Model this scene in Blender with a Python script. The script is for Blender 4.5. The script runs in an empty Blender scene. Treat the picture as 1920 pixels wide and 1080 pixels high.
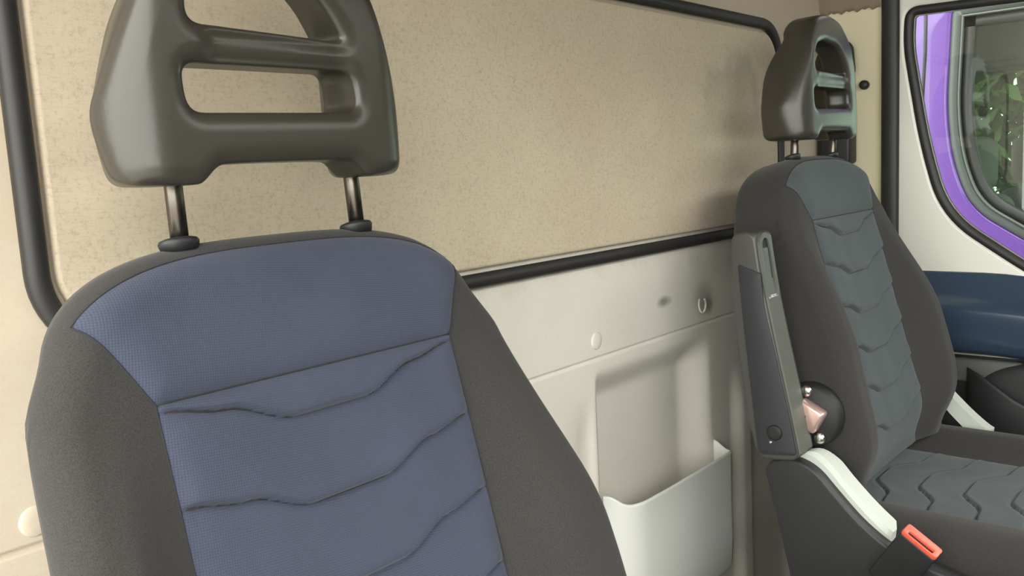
import bpy, bmesh, math, random
from mathutils import Vector, Matrix, Euler
random.seed(7)
S = bpy.context.scene
COL = S.collection
PI = math.pi

# ---------------------------------------------------------------- camera
cd = bpy.data.cameras.new('camera')
cam = bpy.data.objects.new('camera', cd); COL.objects.link(cam)
cd.sensor_width = 36.0
cd.lens = 1650.0 / 1920.0 * 36.0
cd.clip_start = 0.02
Rt = ((0.651648757, -0.756695371, -0.052592902),
      (0.133497488, 0.046158451, 0.989973645),
      (0.746680868, 0.652136116, -0.131096028))       # right, up, forward
r_, u_, f_ = [Vector(v) for v in Rt]
M3 = Matrix((r_, u_, -f_)).transposed()
cam.matrix_world = Matrix.Translation((0, -0.72, 0.95)) @ M3.to_4x4()
S.camera = cam

# ---------------------------------------------------------------- world, sun, exposure
S.view_settings.view_transform = 'Standard'
S.view_settings.look = 'None'
S.view_settings.gamma = 1.0
S.view_settings.use_curve_mapping = False
S.view_settings.exposure = 0.14
w = bpy.data.worlds.new('overcast_sky'); S.world = w
w.use_nodes = True
nt = w.node_tree
for n in list(nt.nodes): nt.nodes.remove(n)
wo = nt.nodes.new('ShaderNodeOutputWorld'); bg = nt.nodes.new('ShaderNodeBackground')
tc = nt.nodes.new('ShaderNodeTexCoord'); sx = nt.nodes.new('ShaderNodeSeparateXYZ')
rp = nt.nodes.new('ShaderNodeValToRGB')
nt.links.new(tc.outputs['Generated'], sx.inputs[0]); nt.links.new(sx.outputs['Z'], rp.inputs[0])
rp.color_ramp.elements[0].position = 0.0; rp.color_ramp.elements[0].color = (0.90, 0.92, 0.86, 1)
rp.color_ramp.elements[1].position = 0.6; rp.color_ramp.elements[1].color = (1.0, 0.97, 0.90, 1)
nt.links.new(rp.outputs[0], bg.inputs['Color'])
bg.inputs['Strength'].default_value = 6.5
nt.links.new(bg.outputs[0], wo.inputs[0])

# ---------------------------------------------------------------- helpers
def ss(a, b, x):
    if a == b: return 1.0 if x >= a else 0.0
    t = max(0.0, min(1.0, (x - a) / (b - a)))
    return t * t * (3 - 2 * t)

def lerp(a, b, t): return a + (b - a) * t

def interp(tab, x):
    if x <= tab[0][0]: return tab[0][1]
    for (x0, y0), (x1, y1) in zip(tab, tab[1:]):
        if x <= x1:
            return lerp(y0, y1, (x - x0) / (x1 - x0))
    return tab[-1][1]

def tag(o, label=None, cat=None, group=None, kind=None):
    if label: o['label'] = label
    if cat: o['category'] = cat
    if group: o['group'] = group
    if kind: o['kind'] = kind
    return o

def empty(name, loc, label, cat, group=None):
    o = bpy.data.objects.new(name, None); COL.objects.link(o)
    o.location = loc; o.empty_display_size = 0.05
    return tag(o, label, cat, group)

def link(name, me, mat, parent=None, smooth=True, label=None):
    """one mesh object; vertices are given in world space, stored relative to the parent's base"""
    o = bpy.data.objects.new(name, me); COL.objects.link(o)
    if mat: me.materials.append(mat)
    if smooth:
        me.polygons.foreach_set('use_smooth', [True] * len(me.polygons))
    if parent is not None:
        p = parent; off = Vector((0, 0, 0))
        while p is not None:
            off += p.location; p = p.parent
        me.transform(Matrix.Translation(-off))
        o.parent = parent
    if label: o['label'] = label
    return o

def py_mesh(name, verts, faces, uvs=None):
    me = bpy.data.meshes.new(name)
    me.from_pydata([tuple(v) for v in verts], [], faces)
    me.update()
    if uvs is not None:
        ul = me.uv_layers.new(name='UVMap')
        li = [0] * len(me.loops); me.loops.foreach_get('vertex_index', li)
        flat = []
        for vi in li: flat.extend(uvs[vi])
        ul.data.foreach_set('uv', flat)
    return me

def fix(me):
    bm = bmesh.new(); bm.from_mesh(me)
    bmesh.ops.remove_doubles(bm, verts=bm.verts, dist=1e-6)
    bmesh.ops.recalc_face_normals(bm, faces=bm.faces)
    bm.to_mesh(me); bm.free(); return me

def grid_mesh(name, P, nu, nv, uvs=None):
    V = []; F = []; U = []
    for j in range(nv):
        for i in range(nu):
            V.append(P(i, j))
            if uvs: U.append(uvs(i, j))
    for j in range(nv - 1):
        for i in range(nu - 1):
            a = j * nu + i
            F.append((a, a + 1, a + nu + 1, a + nu))
    return py_mesh(name, V, F, U if uvs else None)

def bevel_box(name, lo, hi, r=0.004, seg=3, xf=None):
    bm = bmesh.new()
    bmesh.ops.create_cube(bm, size=1.0)
    for v in bm.verts:
        v.co = Vector([lerp(lo[k], hi[k], v.co[k] + 0.5) for k in range(3)])
    if r > 0:
        bmesh.ops.bevel(bm, geom=bm.edges[:], offset=r, segments=seg, profile=0.5, affect='EDGES', clamp_overlap=True)
    if xf is not None: bmesh.ops.transform(bm, matrix=xf, verts=bm.verts)
    me = bpy.data.meshes.new(name); bm.to_mesh(me); bm.free(); return me

def sweep(name, path, prof, up, closed=False, cap=True):
    """profile points (s, t): s along side = dir x up, t along up; up = constant vector"""
    n = len(path); m = len(prof); V = []; F = []
    up = Vector(up).normalized()
    P = [Vector(p) for p in path]
    for i in range(n):
        if closed: d = P[(i + 1) % n] - P[i - 1]
        else: d = P[min(i + 1, n - 1)] - P[max(i - 1, 0)]
        d.normalize()
        s = d.cross(up)
        s.normalize(); t = s.cross(d).normalized()
        for (a, b) in prof: V.append(P[i] + s * a + t * b)
    for i in range(n if closed else n - 1):
        k = (i + 1) % n
        for j in range(m):
            q = (j + 1) % m
            F.append((i * m + j, i * m + q, k * m + q, k * m + j))
    if not closed and cap:
        F.append(tuple(range(m))[::-1]); F.append(tuple((n - 1) * m + j for j in range(m)))
    return fix(py_mesh(name, V, F))

def circ(r, n=12, ry=None):
    ry = r if ry is None else ry
    return [(r * math.cos(2 * PI * k / n), ry * math.sin(2 * PI * k / n)) for k in range(n)]

def tube(name, path, r, n=10):
    P = [Vector(p) for p in path]
    V = []; F = []
    ref = Vector((0.31, 0.87, 0.4)).normalized()
    for i in range(len(P)):
        d = (P[min(i + 1, len(P) - 1)] - P[max(i - 1, 0)]).normalized()
        s = d.cross(ref).normalized(); t = s.cross(d)
        for k in range(n):
            a = 2 * PI * k / n; V.append(P[i] + (s * math.cos(a) + t * math.sin(a)) * r)
    for i in range(len(P) - 1):
        for k in range(n):
            q = (k + 1) % n
            F.append((i * n + k, i * n + q, (i + 1) * n + q, (i + 1) * n + k))
    F.append(tuple(range(n))[::-1]); F.append(tuple((len(P) - 1) * n + k for k in range(n)))
    return fix(py_mesh(name, V, F))

def lathe(name, prof, xf, n=24, sx=1.0, sy=1.0):
    """prof (r, z) from bottom to top"""
    V = []; F = []
    for (r, z) in prof:
        for k in range(n):
            a = 2 * PI * k / n; V.append(xf @ Vector((r * sx * math.cos(a), r * sy * math.sin(a), z)))
    for i in range(len(prof) - 1):
        for k in range(n):
            q = (k + 1) % n
            F.append((i * n + k, i * n + q, (i + 1) * n + q, (i + 1) * n + k))
    F.append(tuple(range(n))[::-1]); F.append(tuple((len(prof) - 1) * n + k for k in range(n)))
    return fix(py_mesh(name, V, F))

def round_poly(pts, radii, seg=6):
    """closed polygon with rounded corners"""
    out = []; n = len(pts)
    for i in range(n):
        p0, p1, p2 = Vector(pts[i - 1]), Vector(pts[i]), Vector(pts[(i + 1) % n])
        r = radii[i] if isinstance(radii, (list, tuple)) else radii
        d0 = (p0 - p1); d2 = (p2 - p1)
        l = min(r, d0.length * 0.48, d2.length * 0.48)
        a = p1 + d0.normalized() * l; b = p1 + d2.normalized() * l
        if l < 1e-5: out.append(tuple(p1)); continue
        for k in range(seg + 1):
            t = k / seg
            out.append(tuple((1 - t) ** 2 * a + 2 * t * (1 - t) * p1 + t * t * b))
    return out

def curve_solid(name, loops, extrude, bev, res=3):
    """2D loops (outer first, holes after) -> solid with rounded edges, in local x,y, thickness along z"""
    cu = bpy.data.curves.new(name, 'CURVE'); cu.dimensions = '2D'; cu.fill_mode = 'BOTH'
    for lp in loops:
        sp = cu.splines.new('POLY'); sp.points.add(len(lp) - 1)
        for p, q in zip(sp.points, lp): p.co = (q[0], q[1], 0, 1)
        sp.use_cyclic_u = True
    cu.extrude = extrude; cu.bevel_depth = bev; cu.bevel_resolution = res; cu.offset = -bev
    ob = bpy.data.objects.new(name, cu); COL.objects.link(ob)
    dg = bpy.context.evaluated_depsgraph_get(); dg.update()
    me = bpy.data.meshes.new_from_object(ob.evaluated_get(dg))
    bpy.data.objects.remove(ob); bpy.data.curves.remove(cu)
    me.name = name
    return fix(me)

def remesh(me, voxel, smooth_iter):
    ob = bpy.data.objects.new('tmp', me); COL.objects.link(ob)
    m = ob.modifiers.new('r', 'REMESH'); m.mode = 'VOXEL'; m.voxel_size = voxel
    s = ob.modifiers.new('s', 'SMOOTH'); s.factor = 0.5; s.iterations = smooth_iter
    dg = bpy.context.evaluated_depsgraph_get(); dg.update()
    m2 = bpy.data.meshes.new_from_object(ob.evaluated_get(dg))
    bpy.data.objects.remove(ob)
    return m2

# ---------------------------------------------------------------- materials
class NT:
    def __init__(self, name):
        self.m = bpy.data.materials.new(name); self.m.use_nodes = True
        self.t = self.m.node_tree; self.b = self.t.nodes['Principled BSDF']
    def n(self, kind, **kw):
        nd = self.t.nodes.new('ShaderNode' + kind)
        for k, v in kw.items(): setattr(nd, k, v)
        return nd
    def l(self, a, b): self.t.links.new(a, b)
    def math(self, op, a, b=None, c=None):
        nd = self.n('Math', operation=op)
        for i, v in enumerate((a, b, c)):
            if v is None: continue
            if isinstance(v, (int, float)): nd.inputs[i].default_value = v
            else: self.l(v, nd.inputs[i])
        return nd.outputs[0]
    def vmap(self, out, scale=(1, 1, 1), loc=(0, 0, 0), rot=(0, 0, 0)):
        nd = self.n('Mapping'); self.l(out, nd.inputs[0])
        nd.inputs['Scale'].default_value = scale; nd.inputs['Location'].default_value = loc
        nd.inputs['Rotation'].default_value = rot
        return nd.outputs[0]
    def noise(self, vec, scale, detail=4, rough=0.55):
        nd = self.n('TexNoise'); self.l(vec, nd.inputs['Vector'])
        nd.inputs['Scale'].default_value = scale; nd.inputs['Detail'].default_value = detail
        nd.inputs['Roughness'].default_value = rough
        return nd.outputs['Fac']
    def ramp(self, fac, stops):
        nd = self.n('ValToRGB'); self.l(fac, nd.inputs[0])
        e = nd.color_ramp.elements
        while len(e) < len(stops): e.new(0.5)
        for el, (p, c) in zip(e, stops):
            el.position = p
            el.color = (c, c, c, 1) if isinstance(c, (int, float)) else (*c, 1)
        return nd.outputs[0]
    def mix(self, fac, a, b, blend='MIX'):
        nd = self.n('Mix', data_type='RGBA', blend_type=blend)
        for sock, v in ((nd.inputs[0], fac), (nd.inputs[6], a), (nd.inputs[7], b)):
            if isinstance(v, (int, float)): sock.default_value = v
            elif isinstance(v, tuple): sock.default_value = (*v, 1)
            else: self.l(v, sock)
        return nd.outputs[2]
    def bump(self, h, strength, dist):
        nd = self.n('Bump'); self.l(h, nd.inputs['Height'])
        nd.inputs['Strength'].default_value = strength; nd.inputs['Distance'].default_value = dist
        self.l(nd.outputs[0], self.b.inputs['Normal'])
    def obj(self): return self.n('TexCoord').outputs['Object']
    def uv(self): return self.n('TexCoord').outputs['UV']
    def set(self, **kw):
        for k, v in kw.items():
            s = self.b.inputs[k.replace('_', ' ')]
            if isinstance(v, tuple): s.default_value = (*v, 1) if len(v) == 3 else v
            elif isinstance(v, (int, float)): s.default_value = v
            else: self.l(v, s)
        return self.m

def plain(name, col, rough=0.5, metal=0.0, grain=0.15, gscale=60, bump=0.0, coat=0.0, **kw):
    q = NT(name); v = q.obj()
    c = q.mix(q.math('MULTIPLY', q.noise(v, gscale, 3), grain), col, tuple(x * 0.55 for x in col))
    q.set(Base_Color=c, Roughness=rough, Metallic=metal, Coat_Weight=coat, **kw)
    if bump: q.bump(q.noise(v, gscale * 12, 2), bump, 0.0006)
    return q.m

def felt(name, dark, light, scale=1300):
    q = NT(name); v = q.obj()
    fine = q.noise(v, scale, 2, 0.6); big = q.noise(v, 7, 3)
    c = q.mix(q.ramp(fine, [(0.3, 0.0), (0.7, 1.0)]), dark, light)
    c = q.mix(q.math('MULTIPLY', big, 0.25), c, tuple(x * 1.3 for x in light))
    q.set(Base_Color=c, Roughness=0.95, Sheen_Weight=0.10, Sheen_Roughness=0.5, Specular_IOR_Level=0.15)
    q.bump(fine, 0.25, 0.0006)
    return q.m

def fabric(name, dark, light, period, bump=0.35, blot=0.25):
    q = NT(name); uv = q.uv()
    s = q.n('SeparateXYZ'); q.l(q.vmap(uv, rot=(0, 0, 0.12)), s.inputs[0])
    k = 2 * PI / period
    a = q.math('SINE', q.math('MULTIPLY', q.math('ADD', s.outputs[0], s.outputs[1]), k))
    b = q.math('SINE', q.math('MULTIPLY', q.math('SUBTRACT', s.outputs[0], s.outputs[1]), k))
    h = q.math('MULTIPLY_ADD', q.math('MULTIPLY', a, b), 0.5, 0.5)
    nz = q.noise(uv, 9, 4)
    fine = q.noise(uv, 900, 2)
    h2 = q.math('MULTIPLY_ADD', fine, 0.5, q.math('MULTIPLY', h, 0.75))
    c = q.mix(q.math('MINIMUM', h2, 1.0), dark, light)
    c = q.mix(q.math('MULTIPLY', q.ramp(nz, [(0.35, 0.0), (0.75, 1.0)]), blot), c, tuple(x * 1.5 for x in light))
    q.set(Base_Color=c, Roughness=0.92, Sheen_Weight=0.12, Sheen_Roughness=0.5, Specular_IOR_Level=0.15)
    q.bump(h2, bump, 0.0005)
    return q.m

M = {}
M['blue_fabric'] = fabric('blue_fabric', (0.022, 0.027, 0.044), (0.052, 0.060, 0.092), 0.0034)
M['black_fabric'] = felt('black_fabric', (0.020, 0.0193, 0.0188), (0.042, 0.0402, 0.0385))
M['far_blue_fabric'] = fabric('far_blue_fabric', (0.033, 0.043, 0.048), (0.064, 0.078, 0.084), 0.0034)  # same cloth as the near seat, in a greyer, lighter tone
M['seam'] = plain('seam_thread', (0.018, 0.018, 0.022), 0.9)
M['headrest'] = plain('headrest_foam', (0.036, 0.033, 0.027), 0.30, grain=0.2, gscale=25, bump=0.12)
M['steel'] = plain('dark_chrome', (0.13, 0.115, 0.10), 0.30, 1.0)
M['bright_steel'] = plain('bright_steel', (0.75, 0.72, 0.68), 0.25, 1.0)
M['black_plastic'] = plain('black_plastic', (0.012, 0.0125, 0.014), 0.5, bump=0.25)
M['arm_plastic'] = plain('armrest_plastic', (0.015, 0.017, 0.021), 0.5, bump=0.25)
M['arm_edge'] = plain('armrest_rim_plastic', (0.046, 0.045, 0.042), 0.38, bump=0.25)
M['grey_plastic'] = plain('grey_plastic', (0.092, 0.100, 0.086), 0.5, bump=0.2)
M['pale_metal'] = plain('pale_painted_metal', (0.50, 0.54, 0.49), 0.45)
M['pink_metal'] = plain('reddish_zinc_metal', (0.60, 0.42, 0.38), 0.3, 0.6)
M['rubber'] = plain('black_rubber', (0.021, 0.020, 0.0195), 0.52, grain=0.3)
M['red'] = plain('red_button', (0.75, 0.10, 0.06), 0.35)
M['webbing'] = plain('belt_webbing', (0.03, 0.03, 0.032), 0.85, gscale=200)
M['white_paint'] = plain('white_paint', (0.68, 0.67, 0.60), 0.32, grain=0.12, gscale=5, coat=0.2)
M['cream_paint'] = plain('cream_paint', (0.66, 0.60, 0.42), 0.4, grain=0.12, gscale=6)
M['liner'] = plain('dusty_headliner', (0.26, 0.20, 0.15), 0.85, grain=0.5, gscale=18)
M['navy_plastic'] = plain('navy_door_plastic', (0.032, 0.052, 0.085), 0.22, bump=0.15)
M['dark_grey'] = plain('dark_grey_door_plastic', (0.022, 0.021, 0.023), 0.55, bump=0.2)
M['door_black'] = plain('door_black_plastic', (0.008, 0.008, 0.009), 0.6)
M['pocket'] = plain('pocket_plastic', (0.71, 0.73, 0.69), 0.38, grain=0.08, gscale=8)
M['purple'] = plain('purple_car_paint', (0.105, 0.036, 0.25), 0.28, grain=0.05, coat=0.6)
M['floor'] = plain('rubber_floor_mat', (0.16, 0.155, 0.15), 0.8, gscale=30)
M['asphalt'] = plain('asphalt', (0.40, 0.39, 0.36), 0.9, grain=0.6, gscale=30)
M['lip'] = plain('pale_rubber_lip', (0.26, 0.255, 0.22), 0.35)
M['seal_grey'] = plain('grey_window_seal', (0.05, 0.06, 0.058), 0.4)
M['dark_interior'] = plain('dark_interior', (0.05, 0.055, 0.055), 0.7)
M['bark'] = plain('bark', (0.12, 0.09, 0.06), 0.9, grain=0.8, gscale=20)

def leaf_mat():
    q = NT('leaf_green'); nz = q.noise(q.obj(), 1.2, 3)
    q.set(Base_Color=q.ramp(nz, [(0.3, (0.055, 0.080, 0.026)), (0.7, (0.125, 0.150, 0.060))]), Roughness=0.6)
    return q.m
M['leaf'] = leaf_mat()

def glass(name, tint=(0.93, 0.97, 0.95)):
    q = NT(name)
    tr = q.n('BsdfTransparent'); tr.inputs[0].default_value = (*tint, 1)
    gl = q.n('BsdfGlossy'); gl.inputs['Roughness'].default_value = 0.0
    fr = q.n('Fresnel'); fr.inputs['IOR'].default_value = 1.5
    mx = q.n('MixShader'); q.l(fr.outputs[0], mx.inputs[0]); q.l(tr.outputs[0], mx.inputs[1]); q.l(gl.outputs[0], mx.inputs[2])
    q.l(mx.outputs[0], q.t.nodes['Material Output'].inputs[0])
    return q.m
M['glass'] = glass('window_glass')
M['tinted'] = glass('tinted_glass', (0.70, 0.82, 0.72))

def wall_mat(name, base, dust, dark, gain, marks, zone=None):
    """painted sheet with dust, fine scratches and a few stains; object space = cab space (metres)"""
    q = NT(name); v = q.obj()
    big = q.noise(v, 2.2, 5, 0.6); mid = q.noise(v, 9, 5, 0.65)
    hs = q.noise(q.vmap(v, scale=(60, 1, 620)), 1.0, 3, 0.7)
    vs = q.noise(q.vmap(v, scale=(620, 1, 60)), 1.0, 3, 0.7)
    fine = q.noise(v, 260, 3, 0.7)
    c = q.mix(q.ramp(big, [(0.35, 0.0), (0.68, 1.0)]), base, dust)
    c = q.mix(q.math('MULTIPLY', q.ramp(mid, [(0.42, 0.0), (0.78, 1.0)]), 0.20 * gain), c, dark)
    c = q.mix(q.math('MULTIPLY', q.ramp(hs, [(0.50, 0.0), (0.72, 1.0)]), 0.30 * gain), c, dark)
    c = q.mix(q.math('MULTIPLY', q.ramp(vs, [(0.50, 0.0), (0.72, 1.0)]), 0.14 * gain), c, dark)
    c = q.mix(q.math('MULTIPLY', q.ramp(fine, [(0.50, 0.0), (0.75, 1.0)]), 0.60 * gain), c, dark)
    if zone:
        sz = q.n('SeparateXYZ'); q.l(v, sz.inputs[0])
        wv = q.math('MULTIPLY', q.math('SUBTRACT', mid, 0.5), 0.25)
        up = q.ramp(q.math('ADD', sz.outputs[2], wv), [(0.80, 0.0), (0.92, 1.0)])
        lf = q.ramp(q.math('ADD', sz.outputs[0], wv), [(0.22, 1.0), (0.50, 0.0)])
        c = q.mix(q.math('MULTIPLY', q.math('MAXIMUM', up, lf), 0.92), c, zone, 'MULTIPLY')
    if marks:
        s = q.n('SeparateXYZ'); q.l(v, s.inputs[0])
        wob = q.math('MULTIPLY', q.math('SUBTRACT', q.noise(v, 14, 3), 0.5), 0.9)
        for (cx, cz, rx, rz, inner, amt, colr) in marks:
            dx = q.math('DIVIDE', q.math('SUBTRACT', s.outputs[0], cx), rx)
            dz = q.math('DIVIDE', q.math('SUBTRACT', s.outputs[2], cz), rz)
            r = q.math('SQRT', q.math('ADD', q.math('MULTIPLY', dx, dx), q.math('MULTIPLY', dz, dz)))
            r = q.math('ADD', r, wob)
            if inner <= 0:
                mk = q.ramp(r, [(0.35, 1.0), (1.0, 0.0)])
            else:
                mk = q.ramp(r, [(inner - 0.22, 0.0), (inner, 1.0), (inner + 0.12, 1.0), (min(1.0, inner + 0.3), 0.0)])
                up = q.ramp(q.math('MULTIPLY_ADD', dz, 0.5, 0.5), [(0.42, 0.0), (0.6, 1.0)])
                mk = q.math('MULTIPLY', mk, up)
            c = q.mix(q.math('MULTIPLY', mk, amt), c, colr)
    q.set(Base_Color=c, Roughness=0.62, Specular_IOR_Level=0.3)
    q.bump(q.math('ADD', fine, q.math('ADD', hs, vs)), 0.12 * gain, 0.0006)
    return q.m
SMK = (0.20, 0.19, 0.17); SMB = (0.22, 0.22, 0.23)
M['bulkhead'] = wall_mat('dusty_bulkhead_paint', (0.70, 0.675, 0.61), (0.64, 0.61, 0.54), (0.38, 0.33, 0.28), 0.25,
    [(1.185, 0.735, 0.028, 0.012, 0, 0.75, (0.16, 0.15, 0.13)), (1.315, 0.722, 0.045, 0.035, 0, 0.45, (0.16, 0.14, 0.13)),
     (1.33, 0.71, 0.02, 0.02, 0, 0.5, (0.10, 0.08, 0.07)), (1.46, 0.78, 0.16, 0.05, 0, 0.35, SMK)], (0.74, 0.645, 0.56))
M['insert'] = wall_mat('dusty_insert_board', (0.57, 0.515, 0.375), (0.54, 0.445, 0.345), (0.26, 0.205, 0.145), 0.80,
    [(1.415, 1.035, 0.13, 0.12, 0.62, 0.28, SMK), (1.35, 0.872, 0.12, 0.06, 0, 0.22, SMB)])  # dark half ring and oval patch on the board behind the far seat

# ================================================================= SETTING
# ---- bulkhead: one pressed sheet with groove, niche and ribs
def frange(a, b, st):
    n = max(1, int(round((b - a) / st))); return [a + (b - a) * k / n for k in range(n)]
XS = frange(-0.05, 0.95, 0.02) + frange(0.95, 1.56, 0.0045) + frange(1.56, 1.83, 0.01) + [1.83]
ZS = frange(0.0, 0.2, 0.02) + frange(0.2, 0.668, 0.005) + frange(0.668, 0.692, 0.0012) + frange(0.692, 0.82, 0.01) + frange(0.82, 1.45, 0.02) + [1.45]
def wall_y(x, z):
    y = 0.0
    d = abs(z - 0.680); y += 0.0035 * max(0.0, 1 - d / 0.0036)                      # groove
    m = ss(0.994, 1.003, x) * (1 - ss(1.268, 1.330, x)) * (1 - ss(0.608, 0.664, z)) * ss(0.10, 0.13, z)
    y += 0.034 * m                                                                    # niche above the pocket
    m2 = ss(0.935, 0.965, x) * (1 - ss(0.972, 0.990, x)) * (1 - ss(0.56, 0.64, z))
    y += 0.006 * m2
    y -= 0.012 * ss(1.395, 1.43, x) * (1 - ss(1.455, 1.47, x)) * (1 - ss(0.50, 0.60, z))
    y += 0.008 * ss(1.478, 1.49, x) * (1 - ss(0.50, 0.66, z))
    return y
me = grid_mesh('wall_back', lambda i, j: (XS[i], wall_y(XS[i], ZS[j]), ZS[j]), len(XS), len(ZS))
wall = link('wall_back', me, M['bulkhead']); tag(wall, kind='structure')
def rrect(x0, x1, z0, z1, r, seg=10):
    out = []
    for (cx, cz, a0) in ((x1 - r, z1 - r, 0), (x0 + r, z1 - r, 90), (x0 + r, z0 + r, 180), (x1 - r, z0 + r, 270)):
        for k in range(seg + 1):
            a = math.radians(a0 + 90 * k / seg); out.append((cx + r * math.cos(a), cz + r * math.sin(a)))
    return out
def subdiv(loop, st):
    out = []
    for i in range(len(loop)):
        a = Vector(loop[i]); b = Vector(loop[(i + 1) % len(loop)])
        n = max(1, int((b - a).length / st))
        for k in range(n): out.append(tuple(a + (b - a) * k / n))
    return out
# insert board inside the rubber seal
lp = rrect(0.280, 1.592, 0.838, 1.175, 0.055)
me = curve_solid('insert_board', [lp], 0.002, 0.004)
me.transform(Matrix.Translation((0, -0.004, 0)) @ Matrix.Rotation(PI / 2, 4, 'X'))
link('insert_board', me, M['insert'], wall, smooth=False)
# rubber seal
gp = [(x, -0.003, z) for (x, z) in subdiv(rrect(0.2665, 1.606, 0.8235, 1.190, 0.068, 14), 0.03)]
pr = [(-0.0085, 0.0), (-0.009, 0.006), (-0.006, 0.0105), (0.0, 0.0118), (0.006, 0.0105), (0.009, 0.006), (0.0085, 0.0)]
me = sweep('rubber_seal', gp, [(a, b) for a, b in pr], (0, -1, 0), closed=True)
link('rubber_seal', me, M['rubber'], wall)
for (x, z) in ((1.0, 0.706), (0.246, 0.700)):
    xf = Matrix.Translation((x, 0.0005, z)) @ Matrix.Rotation(PI / 2, 4, 'X')
    link('plug', lathe('plug', [(0.0125, 0), (0.0125, 0.0012), (0.0105, 0.0022), (0.004, 0.0026)], xf), M['bulkhead'], wall)
# small hook by the scuff
hk = [(1.296 + 0.006 * math.sin(a), -0.006 - 0.004 * math.cos(a * 0.5), 0.712 + 0.011 * math.cos(a)) for a in [k * 2 * PI / 20 for k in range(21)]]
link('hook', tube('hook', hk, 0.0018), M['bulkhead'], wall)

# ---- floor, ceiling, side wall
o = link('floor', bevel_box('floor', (0.0, -1.9, -0.06), (1.86, 0.02, 0.0), 0), M['floor'], smooth=False); tag(o, kind='structure')
o = link('ceiling', bevel_box('ceiling', (-0.05, -1.15, 1.45), (1.9, 0.03, 1.50), 0.004), M['liner'], smooth=False); tag(o, kind='structure')
o = link('dash_light_block', bevel_box('dash_light_block', (-0.05, -1.75, 0.0), (1.86, -1.30, 0.86), 0.06, 4), M['dark_grey']); tag(o, kind='structure')  # unseen dashboard block, added to cut light and reflections from ahead
# right pillar with headliner lip
o = link('wall_right', bevel_box('wall_right', (1.83, -0.150, 0.0), (1.90, 0.03, 1.45), 0.003), M['cream_paint'], smooth=False); tag(o, kind='structure')
nz = 24
def lip(i, j):
    y = 0.0 - 0.118 * i / (nz - 1)
    wob = 0.0022 * math.sin(i * 2.1) + 0.0015 * math.sin(i * 5.3)
    z = (1.45, 1.34, 1.262, 1.238 + wob, 1.231 + wob, 1.231 + wob)[j]
    return ((1.806, 1.808, 1.814, 1.820, 1.824, 1.8302)[j], y, z)
link('headliner_lip', grid_mesh('headliner_lip', lip, nz, 6), M['liner'], o)
sealp = [(1.826, -0.139, z) for z in (0.02, 0.3, 0.6, 0.9, 1.1, 1.2, 1.24, 1.28)] + [(1.826, -0.145, 1.32), (1.826, -0.165, 1.352), (1.826, -0.20, 1.37), (1.826, -0.4, 1.375), (1.826, -0.95, 1.36)]
me = sweep('trim_1', sealp, [(-0.015, -0.002), (-0.0165, 0.007), (-0.010, 0.0115), (0.0, 0.0128), (0.010, 0.0115), (0.0165, 0.007), (0.015, -0.002)], (-1, 0, 0))
o = link('trim_1', me, M['rubber']); tag(o, kind='structure')

# ---- right door: white frame with window opening
WIN = round_poly([(-0.168, 1.217), (-0.165, 1.15), (-0.196, 0.965), (-0.235, 0.822), (-0.42, 0.692), (-0.62, 0.600), (-1.00, 0.590), (-0.98, 0.72), (-0.66, 1.205)],
                 [0.02, 0.06, 0.06, 0.085, 0.1, 0.1, 0.05, 0.1, 0.06], 8)[::-1]
def grow(lp, d):
    n = len(lp); out = []
    area = sum(lp[i - 1][0] * lp[i][1] - lp[i][0] * lp[i - 1][1] for i in range(n))
    sg = 1 if area > 0 else -1
    for i in range(n):
        t = Vector(lp[(i + 1) % n]) - Vector(lp[i - 1]); t.normalize()
        nrm = Vector((t.y, -t.x)) * sg
        out.append(tuple(Vector(lp[i]) + nrm * d))
    return out
outer = [(-0.138, 0.05), (-0.138, 1.36), (-0.60, 1.36), (-1.25, 0.75), (-1.25, 0.05)]
me = curve_solid('door_1', [outer, grow(WIN, 0.005)], 0.017, 0.007, 3)
# curve local (x=Y, y=Z, z=thickness X)
toYZ = Matrix(((0, 0, 1, 0), (1, 0, 0, 0), (0, 1, 0, 0), (0, 0, 0, 1)))
me.transform(Matrix.Translation((1.856, 0, 0)) @ toYZ)
door = link('door_1', fix(me), M['white_paint'], smooth=False); tag(door, kind='structure')
bpy.context.view_layer.update()
for p in me.polygons: p.use_smooth = True
try: me.set_sharp_from_angle(angle=0.7)
except Exception: pass
# rubber around the window
wl = subdiv(WIN, 0.02)
me = sweep('window_seal', [(1.840, y, z) for (y, z) in wl], [(-0.006, -0.012), (-0.0085, 0.003), (-0.005, 0.008), (0.002, 0.009), (0.0085, 0.006), (0.0105, -0.002), (0.0105, -0.012)], (-1, 0, 0), closed=True)
area = sum(wl[i - 1][0] * wl[i][1] - wl[i][0] * wl[i - 1][1] for i in range(len(wl)))
link('window_seal', me, M['rubber'], door)
# thin bright edge just inside the rubber
link('seal_lip', sweep('seal_lip', [(1.838, y, z) for (y, z) in grow(wl, -0.0112)], circ(0.0013, 8), (-1, 0, 0), closed=True), M['lip'], door, True, 'thin pale edge of the window rubber')
me = curve_solid('window_glass', [WIN], 0.0015, 0.0005, 0)
me.transform(Matrix.Translation((1.852, 0, 0)) @ toYZ)
wn = link('window_1', me, M['glass'], smooth=False); tag(wn, kind='structure')
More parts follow.
